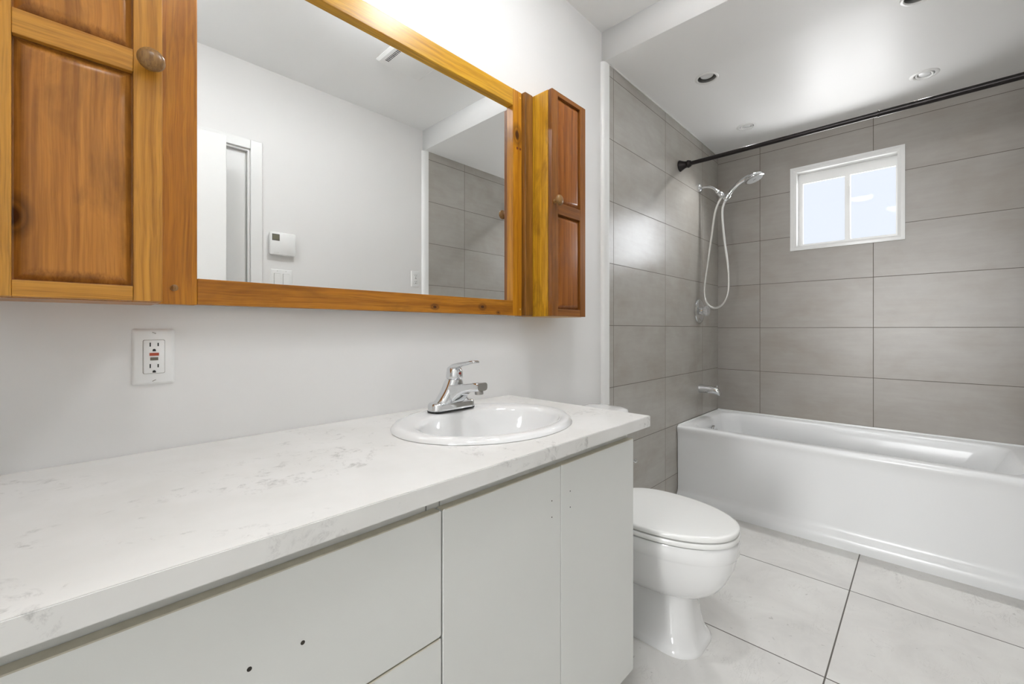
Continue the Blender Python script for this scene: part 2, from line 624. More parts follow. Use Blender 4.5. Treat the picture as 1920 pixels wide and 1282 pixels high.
b = B(); box(b, -0.1, XR + 0.1, -4.3, YB + 0.1, -0.08, 0.0); struct('floor', b, 'floor')
b = B(); box(b, -0.10, 0.0, YF - 0.1, YT, 0, ZC + 0.02); struct('wall_left', b, 'paint')
b = B(); box(b, -0.10, 0.02, YT, YB, 0, ZL + 0.02); struct('wall_left_tiled', b, 'tile_left')
b = B(); box(b, XR - 0.02, XR + 0.1, YT, YB, 0, ZL + 0.02); struct('wall_right_tiled', b, 'tile_right')
b = B()
plate(b, rect(YF - 0.1, YT, 0, ZC + 0.02), [rect(-0.06, 0.698, 0.001, 2.041)], 0.1, lambda u, v, w: (XR + w, u, v))
struct('wall_right', b, 'paint')
WX0, WX1, WZ0, WZ1 = 0.500, 1.036, 1.614, 2.134
b = B()
plate(b, rect(-0.1, XR + 0.1, 0, ZL + 0.05), [rect(WX0, WX1, WZ0, WZ1)], 0.13, lambda u, v, w: (u, YB + w, v))
struct('wall_back', b, 'tile_back')
b = B()
plate(b, rect(-0.1, XR + 0.1, 0, ZC + 0.02), [rect(0.62, 1.40, 0.001, 2.04)], 0.1, lambda u, v, w: (u, YF - w, v))
struct('wall_front', b, 'paint')
b = B(); box(b, -0.1, XR + 0.1, YF - 0.1, 1.813, ZC, ZC + 0.08); struct('ceiling', b, 'ceiling')
DARKS = [(0.322, 2.302), (1.118, 2.300)]
WHITES = [(0.314, 3.024), (1.134, 3.033)]
b = B()
plate(b, rect(-0.1, XR + 0.1, 1.813, YB + 0.1), [oval(x, y, 0.044, 0.044, 40) for x, y in DARKS] + [oval(x, y, 0.042, 0.042, 40) for x, y in WHITES],
      0.20, lambda u, v, w: (u, v, ZL + w))
struct('ceiling_lowered', b, 'ceiling')
# hallway behind the camera
b = B(); box(b, 0.2, 0.3, -4.2, YF - 0.1, 0, 2.5); struct('wall_hallway_left', b, 'paint')
b = B(); box(b, 1.62, 1.72, -4.2, YF - 0.1, 0, 2.5); struct('wall_hallway_right', b, 'paint')
b = B(); box(b, 0.2, 1.72, -4.3, -4.2, 0, 2.5); struct('wall_hallway_end', b, 'paint')
b = B(); box(b, 0.2, 1.72, -4.3, YF - 0.1, 2.5, 2.58); struct('ceiling_hallway', b, 'ceiling')

# tile edge trims (white, half-round)
def edge_trim(name, xw, s):
    bm = B()
    prof = [(0.0, 1.803), (0.006, 1.8035), (0.013, 1.808), (0.018, 1.817), (0.0205, 1.830), (0.021, 1.850), (0.0, 1.850)]
    loops = [[(xw + s * px, py, z) for px, py in prof] for z in (0.0, ZL)]
    loft(bm, loops)
    struct(name, bm, 'trim', 50)
edge_trim('trim_1', 0.0, 1)
edge_trim('trim_2', XR, -1)
# caulk bead along the top of the tiles
b = B(); box(b, 0.02, 0.026, YT, YB, ZL - 0.006, ZL, 0.001); box(b, 0.026, XR - 0.02, YB - 0.006, YB, ZL - 0.006, ZL, 0.001)
struct('trim_3', b, 'trim')

# closed door in the right wall, seen in the mirror
d1 = struct('door_1', box(B(), XR + 0.022, XR + 0.058, -0.055, 0.691, 0.008, 2.035, 0.002), 'trim')
b = B()
box(b, XR - 0.012, XR, 0.703, 0.760, 0, 2.096, 0.003)
box(b, XR - 0.012, XR, -0.128, -0.066, 0, 2.096, 0.003)
box(b, XR - 0.012, XR, -0.066, 0.703, 2.046, 2.096, 0.003)
struct('trim_4', b, 'trim')
# jamb of that door
b = B()
box(b, XR, XR + 0.1, 0.692, 0.698, 0, 2.041); box(b, XR, XR + 0.1, -0.06, -0.056, 0, 2.041); box(b, XR, XR + 0.1, -0.056, 0.692, 2.036, 2.041)
struct('trim_5', b, 'trim')
# the bathroom's own door, swung open and flat along the right wall
d2 = struct('door_2', box(B(), 1.416, 1.452, -0.195, 0.563, 0.012, 2.032, 0.002), 'trim')
b = B()
lathe(b, [(0.030, 0), (0.030, 0.008), (0.012, 0.012), (0.012, 0.035), (0.026, 0.045), (0.028, 0.06), (0.018, 0.07), (0.0, 0.072)], (1.416, 0.50, 0.96), (-1, 0, 0), 24)
obj('door_knob', b, 'chrome', d2)

# ------------------------------------------------------------------ window
win = bpy.data.objects.new('window_1', None)
C.objects.link(win)
win.location = (0.77, YB, 1.60)
win['kind'] = 'structure'
def ring(bm, o, i, w0, w1, mapf):
    """a rectangular frame; o, i = (x0, x1, z0, z1)"""
    plate(bm, rect(*o), [rect(*i)], w1 - w0, lambda u, v, w: mapf(u, v, w + w0))
vm = lambda u, v, w: (u, YB + w, v)
def bevel_frame(bm, o, i, y_o, y_i, y_back):
    """casing whose face slopes from the outer to the inner edge"""
    def L(q, y):
        x0, x1, z0, z1 = q
        return [(x0, y, z0), (x1, y, z0), (x1, y, z1), (x0, y, z1)]
    m = tuple(a + (c - a) * 0.55 for a, c in zip(o, i))
    loft(bm, [L(o, y_back), L(o, y_o), L(m, y_o - 0.004), L(i, y_i), L(i, 3.47)], False, False)
b = B(); bevel_frame(b, (0.484, 1.054, 1.598, 2.150), (0.519, 1.021, 1.626, 2.118), 3.379, 3.386, 3.39)
obj('casing', b, 'trim', win, 20)
b = B()
box(b, 0.500, 1.036, 3.4625, 3.486, 1.614, 1.640, 0.002); box(b, 0.500, 1.036, 3.4625, 3.486, 2.066, 2.134, 0.002)
box(b, 0.500, 0.530, 3.4625, 3.486, 1.640, 2.066, 0.002); box(b, 1.021, 1.036, 3.4625, 3.486, 1.640, 2.066, 0.002)
obj('frame', b, 'plastic', win, 15)
for nm, (a0, a1), y0, rail in (('fixed', (0.530, 0.797), 3.462, 0.0), ('sliding', (0.778, 1.021), 3.4545, 0.0)):
    b = B()
    z0, z1 = 1.640, 2.066
    w = 0.013 if nm == 'fixed' else 0.016
    ring(b, (a0, a1, z0 - 0.01, z1 + 0.01), (a0 + w, a1 - (0.03 if nm == 'fixed' else 0.010), z0 + 0.008, z1 - 0.012), y0 - YB, y0 - YB + 0.007, vm)
    sash = obj('sash', b, 'plastic', win, 15)
    b = B(); box(b, a0 + w - 0.002, a1 - 0.008, y0 + 0.002, y0 + 0.005, z0 + 0.006, z1 - 0.010)
    obj('pane', b, 'glass', sash, 0)
b = B(); box(b, 0.781, 0.789, 3.4475, 3.4555, 1.98, 2.02, 0.002)
obj('latch', b, 'plastic', win)

# ------------------------------------------------------------------ framed mirror
XM = 0.027
FX = 0.043
mir = thing('wall_mirror', 'wide rectangular wall mirror in an orange pine frame above the vanity', 'mirror', (0.0, 0.66, 1.126))
b = B(); box(b, 0.012, XM, 0.175, 1.165, 1.160, 1.925)
obj('mirror_glass', b, 'mirror', mir, 0, label='silvered mirror glass')
b = B(); box(b, 0.0, 0.012, 0.10, 1.22, 1.135, 1.945); obj('backing_board', b, 'dark', mir, 0)
b = B(); box(b, 0.0122, FX, 0.1942, 1.1428, 1.897, 1.957, 0.0015); obj('top_rail', b, 'w_gold_y', mir, 15, label='golden yellow pine top rail')
b = B(); box(b, 0.0122, FX, 0.1942, 1.1428, 1.126, 1.180, 0.0015); obj('bottom_rail', b, 'w_ora_y', mir, 15)
b = B(); box(b, 0.0122, FX, 0.126, 0.194, 1.125, 1.958, 0.0015); obj('stile', b, 'w_ora_z', mir, 15)
b = B(); box(b, 0.0122, FX, 1.143, 1.190, 1.125, 1.958, 0.0015); st = obj('stile', b, 'w_gold_z', mir, 15, label='golden pine stile with a long oval knot')
b = B(); lathe(b, [(0.0065, 0), (0.0065, 0.002), (0.004, 0.004), (0.0, 0.0045)], (FX, 0.156, 1.158), (1, 0, 0), 20)
obj('wooden_plug', b, 'w_knob', mir)
for y, z in ((1.166, 1.745), (1.181, 1.746)):
    b = B(); lathe(b, [(0.005, 0), (0.005, 0.0008), (0.0, 0.001)], (FX, y, z), (1, 0, 0), 16)
    obj('plugged_hole', b, plain('dark_plug', (108, 48, 14), 0.5), mir)
for z in (1.936, 1.149):
    b = B(); lathe(b, [(0.0035, 0), (0.0035, 0.001), (0.0, 0.0016)], (FX, 1.181, z), (1, 0, 0), 14)
    obj('brass_pin', b, plain('brass_pin', (232, 190, 110), 0.3, metal=0.8), mir)
b = B(); box(b, 0.0, 0.060, 1.1912, 1.2355, 1.124, 1.960, 0.004); obj('edge_post', b, 'w_post', mir, 15, label='dark brown pine post')


def raised_panel(bm, x, y0, y1, z0, z1, rec=0.009, bev=0.021):
    def L(i, xx):
        return [(xx, y0 + i, z0 + i), (xx, y1 - i, z0 + i), (xx, y1 - i, z1 - i), (xx, y0 + i, z1 - i)]
    loft(bm, [L(-0.004, x - rec - 0.006), L(-0.004, x - rec - 0.002), L(0.002, x - rec - 0.002), L(bev * 0.4, x - rec * 0.75), L(bev * 0.8, x - 0.0022), L(bev, x - 0.0015)], True, True)


def wall_cabinet(name, label, y0, y1, hinge_left, mats, rails, panel_mat, knob_y, knob_z):
    """a shallow wall cabinet with a two-panel door; rails = (stile L, stile R, bottom, mid0, mid1, top)"""
    Z0, Z1 = 1.123, 1.958
    D, TH = 0.130, 0.020
    c = thing(name, label, 'cabinet', (0.0, (y0 + y1) / 2, Z0))
    bm = B()
    t = 0.016
    box(bm, 0.0, D, y0, y0 + t, Z0, Z1, 0.001); box(bm, 0.0, D, y1 - t, y1, Z0, Z1, 0.001)
    box(bm, 0.0, D, y0 + t, y1 - t, Z0, Z0 + t); box(bm, 0.0, D, y0 + t, y1 - t, Z1 - t, Z1); box(bm, 0.0, 0.006, y0 + t, y1 - t, Z0 + t, Z1 - t)
    obj('carcass', bm, mats[0], c, 15)
    sl, sr, zb, m0, m1, zt = rails
    door = thing('door', '', 'x', (D, y0, Z0))
    del door['label'], door['category']
    door.parent = c
    door.location = Vector((D, y0, Z0)) - Vector(c.location)
    X0, X1 = D + 0.0015, D + TH
    base = Vector((D, y0, Z0))
    def sub(nm, bm, mt, lab=None, sm=15):
        o = obj(nm, bm, mt, None, sm, lab)
        o.parent = door
        o.matrix_parent_inverse = Matrix.Translation(-base)
        return o
    e = 0.001
    for a, bb in ((y0 + e, sl), (sr, y1 - e)):
        sub('stile', box(B(), X0, X1, a, bb, zb if False else Z0 + e, Z1 - e, 0.0012), mats[2])
    for a, bb in ((Z0 + e, zb), (m0, m1), (zt, Z1 - e)):
        sub('rail', box(B(), X0, X1 - 0.0004, sl + 0.0002, sr - 0.0002, a, bb, 0.0012), mats[1])
    for a, bb in ((zb, m0), (m1, zt)):
        bm = B(); raised_panel(bm, X1, sl, sr, a, bb)
        sub('panel', bm, panel_mat, None, 25)
    bm = B()
    lathe(bm, [(0.008, -0.001), (0.0075, 0.008), (0.008, 0.012), (0.016, 0.017), (0.0195, 0.022), (0.0185, 0.027), (0.013, 0.031), (0.006, 0.033), (0.0, 0.0334)], (X1, knob_y, knob_z), (1, 0, 0), 32)
    sub('knob', bm, 'w_knob', 'turned brown wooden knob', 60)
    return c


wall_cabinet('wall_cabinet', 'honey pine wall cabinet with knot in the door panel, left of the mirror', -0.091, 0.125, True,
             ('w_ora_z', 'w_door_y', 'w_door_z'), (-0.052, 0.085, 1.149, 1.517, 1.5555, 1.925), 'w_panel', 0.106, 1.537)
wall_cabinet('wall_cabinet', 'narrow dark brown pine wall cabinet between mirror and shower', 1.2365, 1.453, False,
             ('w_gold_side', 'w_brn_y', 'w_brn_z'), (1.273, 1.416, 1.150, 1.503, 1.546, 1.940), 'w_brn_p', 1.252, 1.545)

# ------------------------------------------------------------------ outlets, switches, thermostat
def cover_plate(name, label, cat, xw, s, yc, zc, w, h):
    """s = +1 on the left wall (faces +x), -1 on the right wall"""
    r = thing(name, label, cat, (xw, yc, zc - h / 2))
    bm = B()
    def L(i, d):
        return [(xw + s * d, y, z) for y, z in rrect(yc, zc, w / 2 - i, h / 2 - i, 0.004)]
    loft(bm, [L(0, 0.0), L(0, 0.0015), L(0.0025, 0.004), L(0.005, 0.0052)])
    obj('cover_plate', bm, 'plastic', r, 35)
    return r


def plate_screw(r, xw, s, y, z, ang):
    bm = B(); lathe(bm, [(0.0034, 0), (0.0034, 0.0006), (0.002, 0.0012), (0, 0.0013)], (xw + s * 0.0052, y, z), (s, 0, 0), 16)
    sc = obj('screw', bm, 'plastic', r)
    bm = B(); box(bm, -0.0002, 0.0002, -0.0032, 0.0032, -0.0005, 0.0005)
    rot = Matrix.Rotation(radians(ang), 4, 'X')
    bmesh.ops.transform(bm, matrix=Matrix.Translation((xw + s * 0.0066, y, z)) @ rot, verts=bm.verts)
    obj('slot', bm, 'olive', sc, 0)


def receptacle(r, xw, s, yc, zc, red):
    bm = B()
    def L(i, d):
        return [(xw + s * d, y, z) for y, z in rrect(yc, zc, 0.0168 - i, 0.0335 - i, 0.003)]
    loft(bm, [L(-0.0006, 0.004), L(-0.0006, 0.0054)])
    obj('rim', bm, 'olive', r, 15)
    bm = B()
    loft(bm, [L(0, 0.004), L(0, 0.0066), L(0.0012, 0.0076)])
    f = obj('receptacle', bm, 'plastic', r, 35)
    q = xw + s * 0.0076
    def slot(y0, y1, z0, z1, mt, nm, th=0.0005):
        a, c = sorted((q - s * 0.0008, q + s * th))
        obj(nm, box(B(), a, c, y0, y1, z0, z1), mt, f, 0)
    for k, zz in ((1, zc + 0.0245), (-1, zc - 0.0185)):
        slot(yc - 0.0072, yc - 0.0052, zz - 0.004, zz + 0.004, 'black', 'slot')
        slot(yc + 0.0052, yc + 0.0072, zz - 0.0034, zz + 0.0034, 'black', 'slot')
        bm = B()
        a, c = sorted((q - s * 0.0008, q + s * 0.0005))
        pts = [(yc + 0.0026 * cos(radians(180 * i / 10)), zz - 0.0115 + 0.0028 * sin(radians(180 * i / 10))) for i in range(11)] + [(yc - 0.0026, zz - 0.0135), (yc + 0.0026, zz - 0.0135)]
        loft(bm, [[(xx, y, z) for y, z in pts] for xx in (a, c)])
        obj('ground_hole', bm, 'black', f, 0)
    if red:
        slot(yc - 0.0074, yc + 0.0074, zc + 0.0020, zc + 0.0078, 'red', 'reset_button', 0.0012)
        slot(yc - 0.0062, yc + 0.0062, zc - 0.0072, zc - 0.0012, 'olive', 'test_button', 0.0012)
    else:
        slot(yc - 0.0055, yc + 0.0055, zc + 0.0006, zc + 0.0045, 'olive', 'reset_button', 0.0012)
        slot(yc - 0.0055, yc + 0.0055, zc - 0.0052, zc - 0.0012, 'plastic', 'test_button', 0.0012)


r = cover_plate('wall_outlet', 'white wall outlet with red and grey buttons above the countertop', 'outlet', 0.0, 1, 0.129, 1.0195, 0.0675, 0.112)
receptacle(r, 0.0, 1, 0.129, 1.0195, True)
plate_screw(r, 0.0, 1, 0.129, 1.0195 + 0.048, -25)
plate_screw(r, 0.0, 1, 0.129, 1.0195 - 0.048, 28)
r = cover_plate('wall_outlet', 'white wall outlet reflected in the mirror beside the grey tiles', 'outlet', XR, -1, 1.749, 1.434, 0.070, 0.112)
receptacle(r, XR, -1, 1.749, 1.434, False)
r = cover_plate('light_switch', 'white double rocker light switch reflected at the mirror bottom below the thermostat', 'light switch', XR, -1, 0.861, 1.355, 0.116, 0.116)
for dy in (-0.023, 0.023):
    bm = B(); box(bm, XR - 0.0054, XR - 0.004, 0.861 + dy - 0.0174, 0.861 + dy + 0.0174, 1.321, 1.389); obj('rocker_rim', bm, 'olive', r, 0)
    bm = B(); box(bm, XR - 0.0095, XR - 0.004, 0.861 + dy - 0.0165, 0.861 + dy + 0.0165, 1.322, 1.388, 0.0015); obj('rocker', bm, 'plastic', r, 15)
    plate_screw(r, XR, -1, 0.861 + dy, 1.403, 20)
th = thing('thermostat', 'white wall thermostat with small grey display, seen in the mirror', 'thermostat', (XR, 0.860, 1.488))
bm = B()
def TL(i, d):
    return [(XR - d, y, z) for y, z in rrect(0.860, 1.553, 0.069 - i, 0.064 - i, 0.010)]
loft(bm, [TL(0.004, 0.0), TL(0.002, 0.010), TL(0, 0.016), TL(0.0005, 0.026), TL(0.004, 0.030)])
obj('housing', bm, 'plastic', th, 45)
bm = B(); box(bm, XR - 0.0308, XR - 0.029, 0.803, 0.842, 1.568, 1.605, 0.001); fr = obj('display_frame', bm, 'lcd_frame', th, 0)
bm = B(); box(bm, XR - 0.0314, XR - 0.0304, 0.807, 0.838, 1.574, 1.600); obj('display', bm, 'lcd', fr, 0)
bm = B(); box(bm, XR - 0.0303, XR - 0.029, 0.812, 0.838, 1.5005, 1.503); obj('button', bm, plain('pale_button', (214, 214, 210), 0.4), th, 0)

# ------------------------------------------------------------------ vanity
XD = 0.540
TD = 0.018
van = thing('vanity_cabinet', 'long white vanity cabinet with handleless drawers and doors under the countertop', 'cabinet', (0.27, 0.44, 0.0))
VY0, VY1 = YF + 0.002, 1.112
b = B()
box(b, 0.002, XD - TD - 0.001, VY1 - 0.0185, VY1 - 0.0005, 0.118, 0.742)
box(b, 0.002, XD - TD - 0.001, VY0, VY0 + 0.018, 0.118, 0.742)
box(b, 0.002, XD - TD - 0.001, 0.4365, 0.4545, 0.118, 0.660)
box(b, 0.002, XD - TD - 0.001, VY0 + 0.018, VY1 - 0.0185, 0.118, 0.136)
box(b, 0.002, 0.010, VY0 + 0.018, VY1 - 0.0185, 0.136, 0.742)
box(b, XD - TD - 0.03, XD - TD - 0.001, VY0 + 0.018, VY1 - 0.0185, 0.700, 0.742)
for y0, y1 in ((VY0, 0.4255), (0.4275, 0.4535), (0.4555, VY1)):
    box(b, XD - TD - 0.016, XD - TD - 0.001, y0, y1 - 0.0005, 0.742, 0.7965)
box(b, 0.002, XD - TD - 0.02, VY1 - 0.018, VY1 - 0.0005, 0.742, 0.7965)
box(b, 0.04, 0.47, VY0, VY1 - 0.01, 0.0, 0.118)
obj('carcass', b, 'cab', van, 0)


def front(nm, y0, y1, z0, z1, holes=()):
    """a painted front whose face is a sheet and whose raw edges show"""
    bm = B()
    lo = rrect((y0 + y1) / 2, (z0 + z1) / 2, (y1 - y0) / 2, (z1 - z0) / 2, 0.004, 3)
    def L(i, x):
        return [(x, y, z) for y, z in rrect((y0 + y1) / 2, (z0 + z1) / 2, (y1 - y0) / 2 - i, (z1 - z0) / 2 - i, 0.004, 3)]
    loft(bm, [L(0, XD - TD), L(0, XD - 0.0012), L(0.0012, XD)])
    o = obj(nm, bm, 'cab', van, 15)
    o.data.materials.append(M['mdf'])
    for p in o.data.polygons:
        if p.normal.z > 0.7:
            p.material_index = 1
    for (y, z, r) in holes:
        hb = B(); lathe(hb, [(r, 0), (r, 0.0004), (0, 0.0005)], (XD, y, z), (1, 0, 0), 14)
        obj('screw_hole', hb, 'dark', o, 0)
    return o


front('drawer', VY0 + 0.003, 0.4445, 0.5545, 0.768, [(0.219, 0.663, 0.0028), (0.157, 0.6635, 0.0028)])
front('drawer', VY0 + 0.003, 0.4445, 0.337, 0.5520)
front('drawer', VY0 + 0.003, 0.4445, 0.1185, 0.3345)
front('door', 0.4475, 0.7762, 0.1185, 0.768, [(0.744, 0.698, 0.0014), (0.744, 0.662, 0.0014)])
front('door', 0.7778, VY1, 0.1185, 0.768, [(0.812, 0.701, 0.0014), (0.812, 0.664, 0.0014)])

# countertop with an oval cut-out
CT0, CT1 = 0.797, 0.828
SK = (0.285, 0.782)        # sink centre
SA, SB = 0.215, 0.255      # half sizes along x and y
b = B()
plate(b, rect(0.001, 0.566, YF + 0.001, 1.162), [oval(SK[0], SK[1], SA - 0.014, SB - 0.014, 96)], CT1 - CT0, lambda u, v, w: (u, v, CT0 + w))
es = [e for e in b.edges if e.calc_length() > 0.3 and len(e.link_faces) == 2 and e.calc_face_angle(0) > 1.0]
bmesh.ops.bevel(b, geom=es, offset=0.0012, segments=2, affect='EDGES')
ct = obj('countertop', b, 'quartz', None, 15, label='white quartz countertop with grey veins running the length of the vanity')
ct['category'] = 'countertop'

# ------------------------------------------------------------------ sink
sk = thing('sink', 'white oval drop-in sink set into the countertop', 'sink', (SK[0], SK[1], CT1))
b = B()
z = CT1
cx, cy = SK
secs = [(cx, cy, SA - 0.006, SB - 0.006, z + 0.0004), (cx, cy, SA, SB, z + 0.0010), (cx, cy, SA - 0.003, SB - 0.003, z + 0.0062), (cx, cy, SA - 0.010, SB - 0.010, z + 0.0120), (cx, cy, SA - 0.022, SB - 0.022, z + 0.014),
        (cx + 0.018, cy, SA - 0.050, SB - 0.040, z + 0.0115), (cx + 0.026, cy, SA - 0.060, SB - 0.047, z + 0.009), (cx + 0.028, cy, SA - 0.066, SB - 0.053, z + 0.000), (cx + 0.028, cy, SA - 0.078, SB - 0.068, z - 0.035),
        (cx + 0.026, cy, SA - 0.098, SB - 0.095, z - 0.08), (cx + 0.020, cy, SA - 0.130, SB - 0.14, z - 0.112), (cx + 0.012, cy, 0.04, 0.05, z - 0.126), (cx + 0.01, cy, 0.021, 0.021, z - 0.128)]
loops = [at_z(oval(a, c, d, e, 96), zz) for a, c, d, e, zz in secs]
loft(b, loops, False, True)
# underside
sec2 = [(cx, cy, SA - 0.018, SB - 0.018, z + 0.0004), (cx + 0.01, cy, SA - 0.045, SB - 0.04, z - 0.03), (cx + 0.02, cy, SA - 0.085, SB - 0.085, z - 0.1), (cx + 0.012, cy, 0.05, 0.06, z - 0.137)]
loft(b, [at_z(oval(a, c, d, e, 96), zz) for a, c, d, e, zz in sec2], False, True)
obj('basin', b, 'porc', sk, 60)
b = B(); lathe(b, [(0.021, 0), (0.021, 0.002), (0.017, 0.003), (0.016, 0.001), (0.0, 0.001)], (cx + 0.01, cy, z - 0.1278), (0, 0, 1), 28)
obj('drain', b, 'chrome', sk)

# ------------------------------------------------------------------ faucet
fx, fy, fz = 0.133, 0.788, CT1 + 0.0142
fa = thing('faucet', 'chrome single lever faucet on the back of the sink', 'faucet', (fx, fy, fz))
b = B()
L = lambda hx, hy, zz, dx=0: at_z(rrect(fx + dx, fy, hx, hy, min(hx, hy) - 0.001, 10), fz + zz)
loft(b, [L(0.0275, 0.0790, 0), L(0.0275, 0.0790, 0.003)])
obj('gasket', b, 'black', fa, 40)
b = B()
loft(b, [L(0.027, 0.078, 0.003), L(0.0268, 0.0778, 0.018), L(0.0235, 0.0745, 0.0235), L(0.020, 0.070, 0.025)])
obj('base', b, 'chrome', fa, 45)
b = B()
body = [(0.024, 0.062, 0.0235, 0.0), (0.0245, 0.052, 0.031, 0.001), (0.025, 0.046, 0.041, 0.003), (0.0255, 0.039, 0.053, 0.005), (0.0255, 0.0325, 0.066, 0.007), (0.025, 0.0275, 0.080, 0.009), (0.0235, 0.0235, 0.0885, 0.010)]
loft(b, [L(hx, hy, zz, dx) for hx, hy, zz, dx in body])
obj('body', b, 'chrome', fa, 60)
# spout: swept rounded section reaching over the basin
b = B()
def sec(x, zt, zb, hw, n=6):
    c = (zt + zb) / 2
    return [(x, fy + y, fz + q) for y, q in rrect(0, c, hw, (zt - zb) / 2, 0.008, n)]
loft(b, [sec(fx + 0.000, 0.070, 0.026, 0.030), sec(fx + 0.022, 0.073, 0.020, 0.029), sec(fx + 0.036, 0.075, 0.030, 0.026), sec(fx + 0.052, 0.0775, 0.045, 0.0225),
         sec(fx + 0.070, 0.080, 0.054, 0.020), sec(fx + 0.090, 0.0825, 0.0595, 0.0185), sec(fx + 0.108, 0.085, 0.063, 0.018)])
sp = obj('spout', b, 'chrome', fa, 45)
b = B()
loft(b, [sec(fx + 0.1085, 0.0862, 0.062, 0.0190), sec(fx + 0.128, 0.0880, 0.0635, 0.0192), sec(fx + 0.134, 0.0872, 0.066, 0.0175)])
obj('spout_tip', b, 'chrome', fa, 45)
b = B(); lathe(b, [(0.0115, 0), (0.0115, 0.0085), (0.010, 0.0095), (0.008, 0.006), (0, 0.006)], (fx + 0.1195, fy, fz + 0.0635), (0.05, 0, -1), 28)
obj('aerator', b, 'steel', fa)
b = B()
hx0, hz0 = fx + 0.012, fz + 0.0895
lathe(b, [(0.0225, 0.0), (0.0245, 0.003), (0.0245, 0.010), (0.0235, 0.020), (0.0205, 0.029), (0.0150, 0.0355), (0.007, 0.0385), (0, 0.039)], (hx0, fy, hz0), (0.10, 0, 1), 36)
obj('handle_dome', b, 'chrome', fa, 60)
b = B()
lev = smooth_path([(hx0 - 0.010, fy, hz0 + 0.026), (hx0 + 0.008, fy, hz0 + 0.036), (hx0 + 0.034, fy, hz0 + 0.0425), (hx0 + 0.062, fy, hz0 + 0.0475), (hx0 + 0.088, fy, hz0 + 0.0525), (hx0 + 0.098, fy, hz0 + 0.0520)], 6)
nl = len(lev)
loops = []
for i, p in enumerate(lev):
    t = i / (nl - 1)
    w = 0.0195 * (1 - t) + 0.0105 * t
    h = 0.0085 * (1 - t) + 0.0030 * t
    if i == nl - 1:
        w *= 0.8; h *= 0.6
    loops.append([(p.x, p.y + yy, p.z + q) for yy, q in rrect(0, 0, w, h, min(w, h) * 0.95, 5)])
loft(b, loops)
obj('lever', b, 'chrome', fa, 60)
b = B(); lathe(b, [(0.0036, 0), (0.0034, 0.001), (0, 0.0014)], (hx0 + 0.0262, fy, hz0 + 0.017), (1, 0, 0.1), 16)
obj('temperature_dot', b, plain('red_dot', (150, 40, 26), 0.4), fa)
b = B(); tube(b, [(fx - 0.026, fy, fz + 0.018), (fx - 0.026, fy, fz + 0.068)], 0.0022, 10)
lathe(b, [(0.002, 0), (0.0055, 0.002), (0.0060, 0.006), (0.004, 0.009), (0, 0.0095)], (fx - 0.026, fy, fz + 0.066), (0, 0, 1), 16)
obj('drain_rod', b, 'chrome', fa)

# ------------------------------------------------------------------ bathtub
TY = 2.640
TZ = 0.474
tub = thing('bathtub', 'white built-in bathtub along the tiled window wall', 'bathtub', (0.77, 3.0, 0.0))
TX0, TX1 = 0.0215, XR - 0.0215
TYB = YB - 0.0015
N = 14
def outer(y0, z, ins=0.0):
    return at_z(rrect((TX0 + TX1) / 2, (y0 + TYB) / 2, (TX1 - TX0) / 2, (TYB - y0) / 2, 0.006, N), z)
def inner(x0, x1, y0, y1, r, z):
    return at_z(rrect((x0 + x1) / 2, (y0 + y1) / 2, (x1 - x0) / 2, (y1 - y0) / 2, r, N), z)
b = B()
ap = [(2.634, 0.0), (2.632, 0.030), (2.634, 0.048), (2.640, 0.060), (2.648, 0.070), (2.6530, 0.082), (2.6545, 0.100), (2.6525, 0.25), (2.6515, 0.40), (2.6490, 0.430), (2.6440, 0.444), (2.6410, 0.455), (2.6425, 0.465), (2.648, 0.4725), (2.656, 0.4755)]
loops = [outer(y, zz) for y, zz in ap]
# rim, then the basin
loops += [inner(0.040, 1.490, 2.668, 3.374, 0.02, 0.4762),
          inner(0.075, 1.452, 2.706, 3.338, 0.080, 0.4752), inner(0.086, 1.440, 2.718, 3.327, 0.085, 0.4705), inner(0.093, 1.432, 2.726, 3.319, 0.09, 0.460),
          inner(0.102, 1.412, 2.735, 3.310, 0.10, 0.42), inner(0.122, 1.345, 2.748, 3.298, 0.12, 0.30), inner(0.142, 1.270, 2.762, 3.284, 0.13, 0.20),
          inner(0.165, 1.210, 2.785, 3.262, 0.13, 0.145), inner(0.205, 1.150, 2.82, 3.225, 0.12, 0.118), inner(0.30, 1.05, 2.90, 3.15, 0.10, 0.110)]
loft(b, loops, True, True)
# tiling lip along the walls
box(b, TX0, TX1, TYB - 0.012, TYB, 0.470, 0.484, 0.003); box(b, TX0, TX0 + 0.010, 2.66, TYB, 0.470, 0.482, 0.003)
obj('tub_shell', b, 'enamel', tub, 50)
b = B(); lathe(b, [(0.036, -0.004), (0.036, 0.004), (0.033, 0.008), (0.024, 0.0095), (0.0, 0.010)], (0.116, 3.02, 0.395), (1, 0, 0.15), 36)
ov = obj('overflow_plate', b, 'chrome', tub, 50, label='round chrome overflow plate')
b = B(); box(b, 0.124, 0.142, 3.013, 3.027, 0.392, 0.408, 0.003); obj('lever', b, 'chrome', ov, 40)
b = B(); lathe(b, [(0.028, -0.002), (0.028, 0.002), (0.02, 0.003), (0, 0.003)], (0.32, 3.02, 0.112), (0, 0, 1), 28)
obj('drain', b, 'chrome', tub)

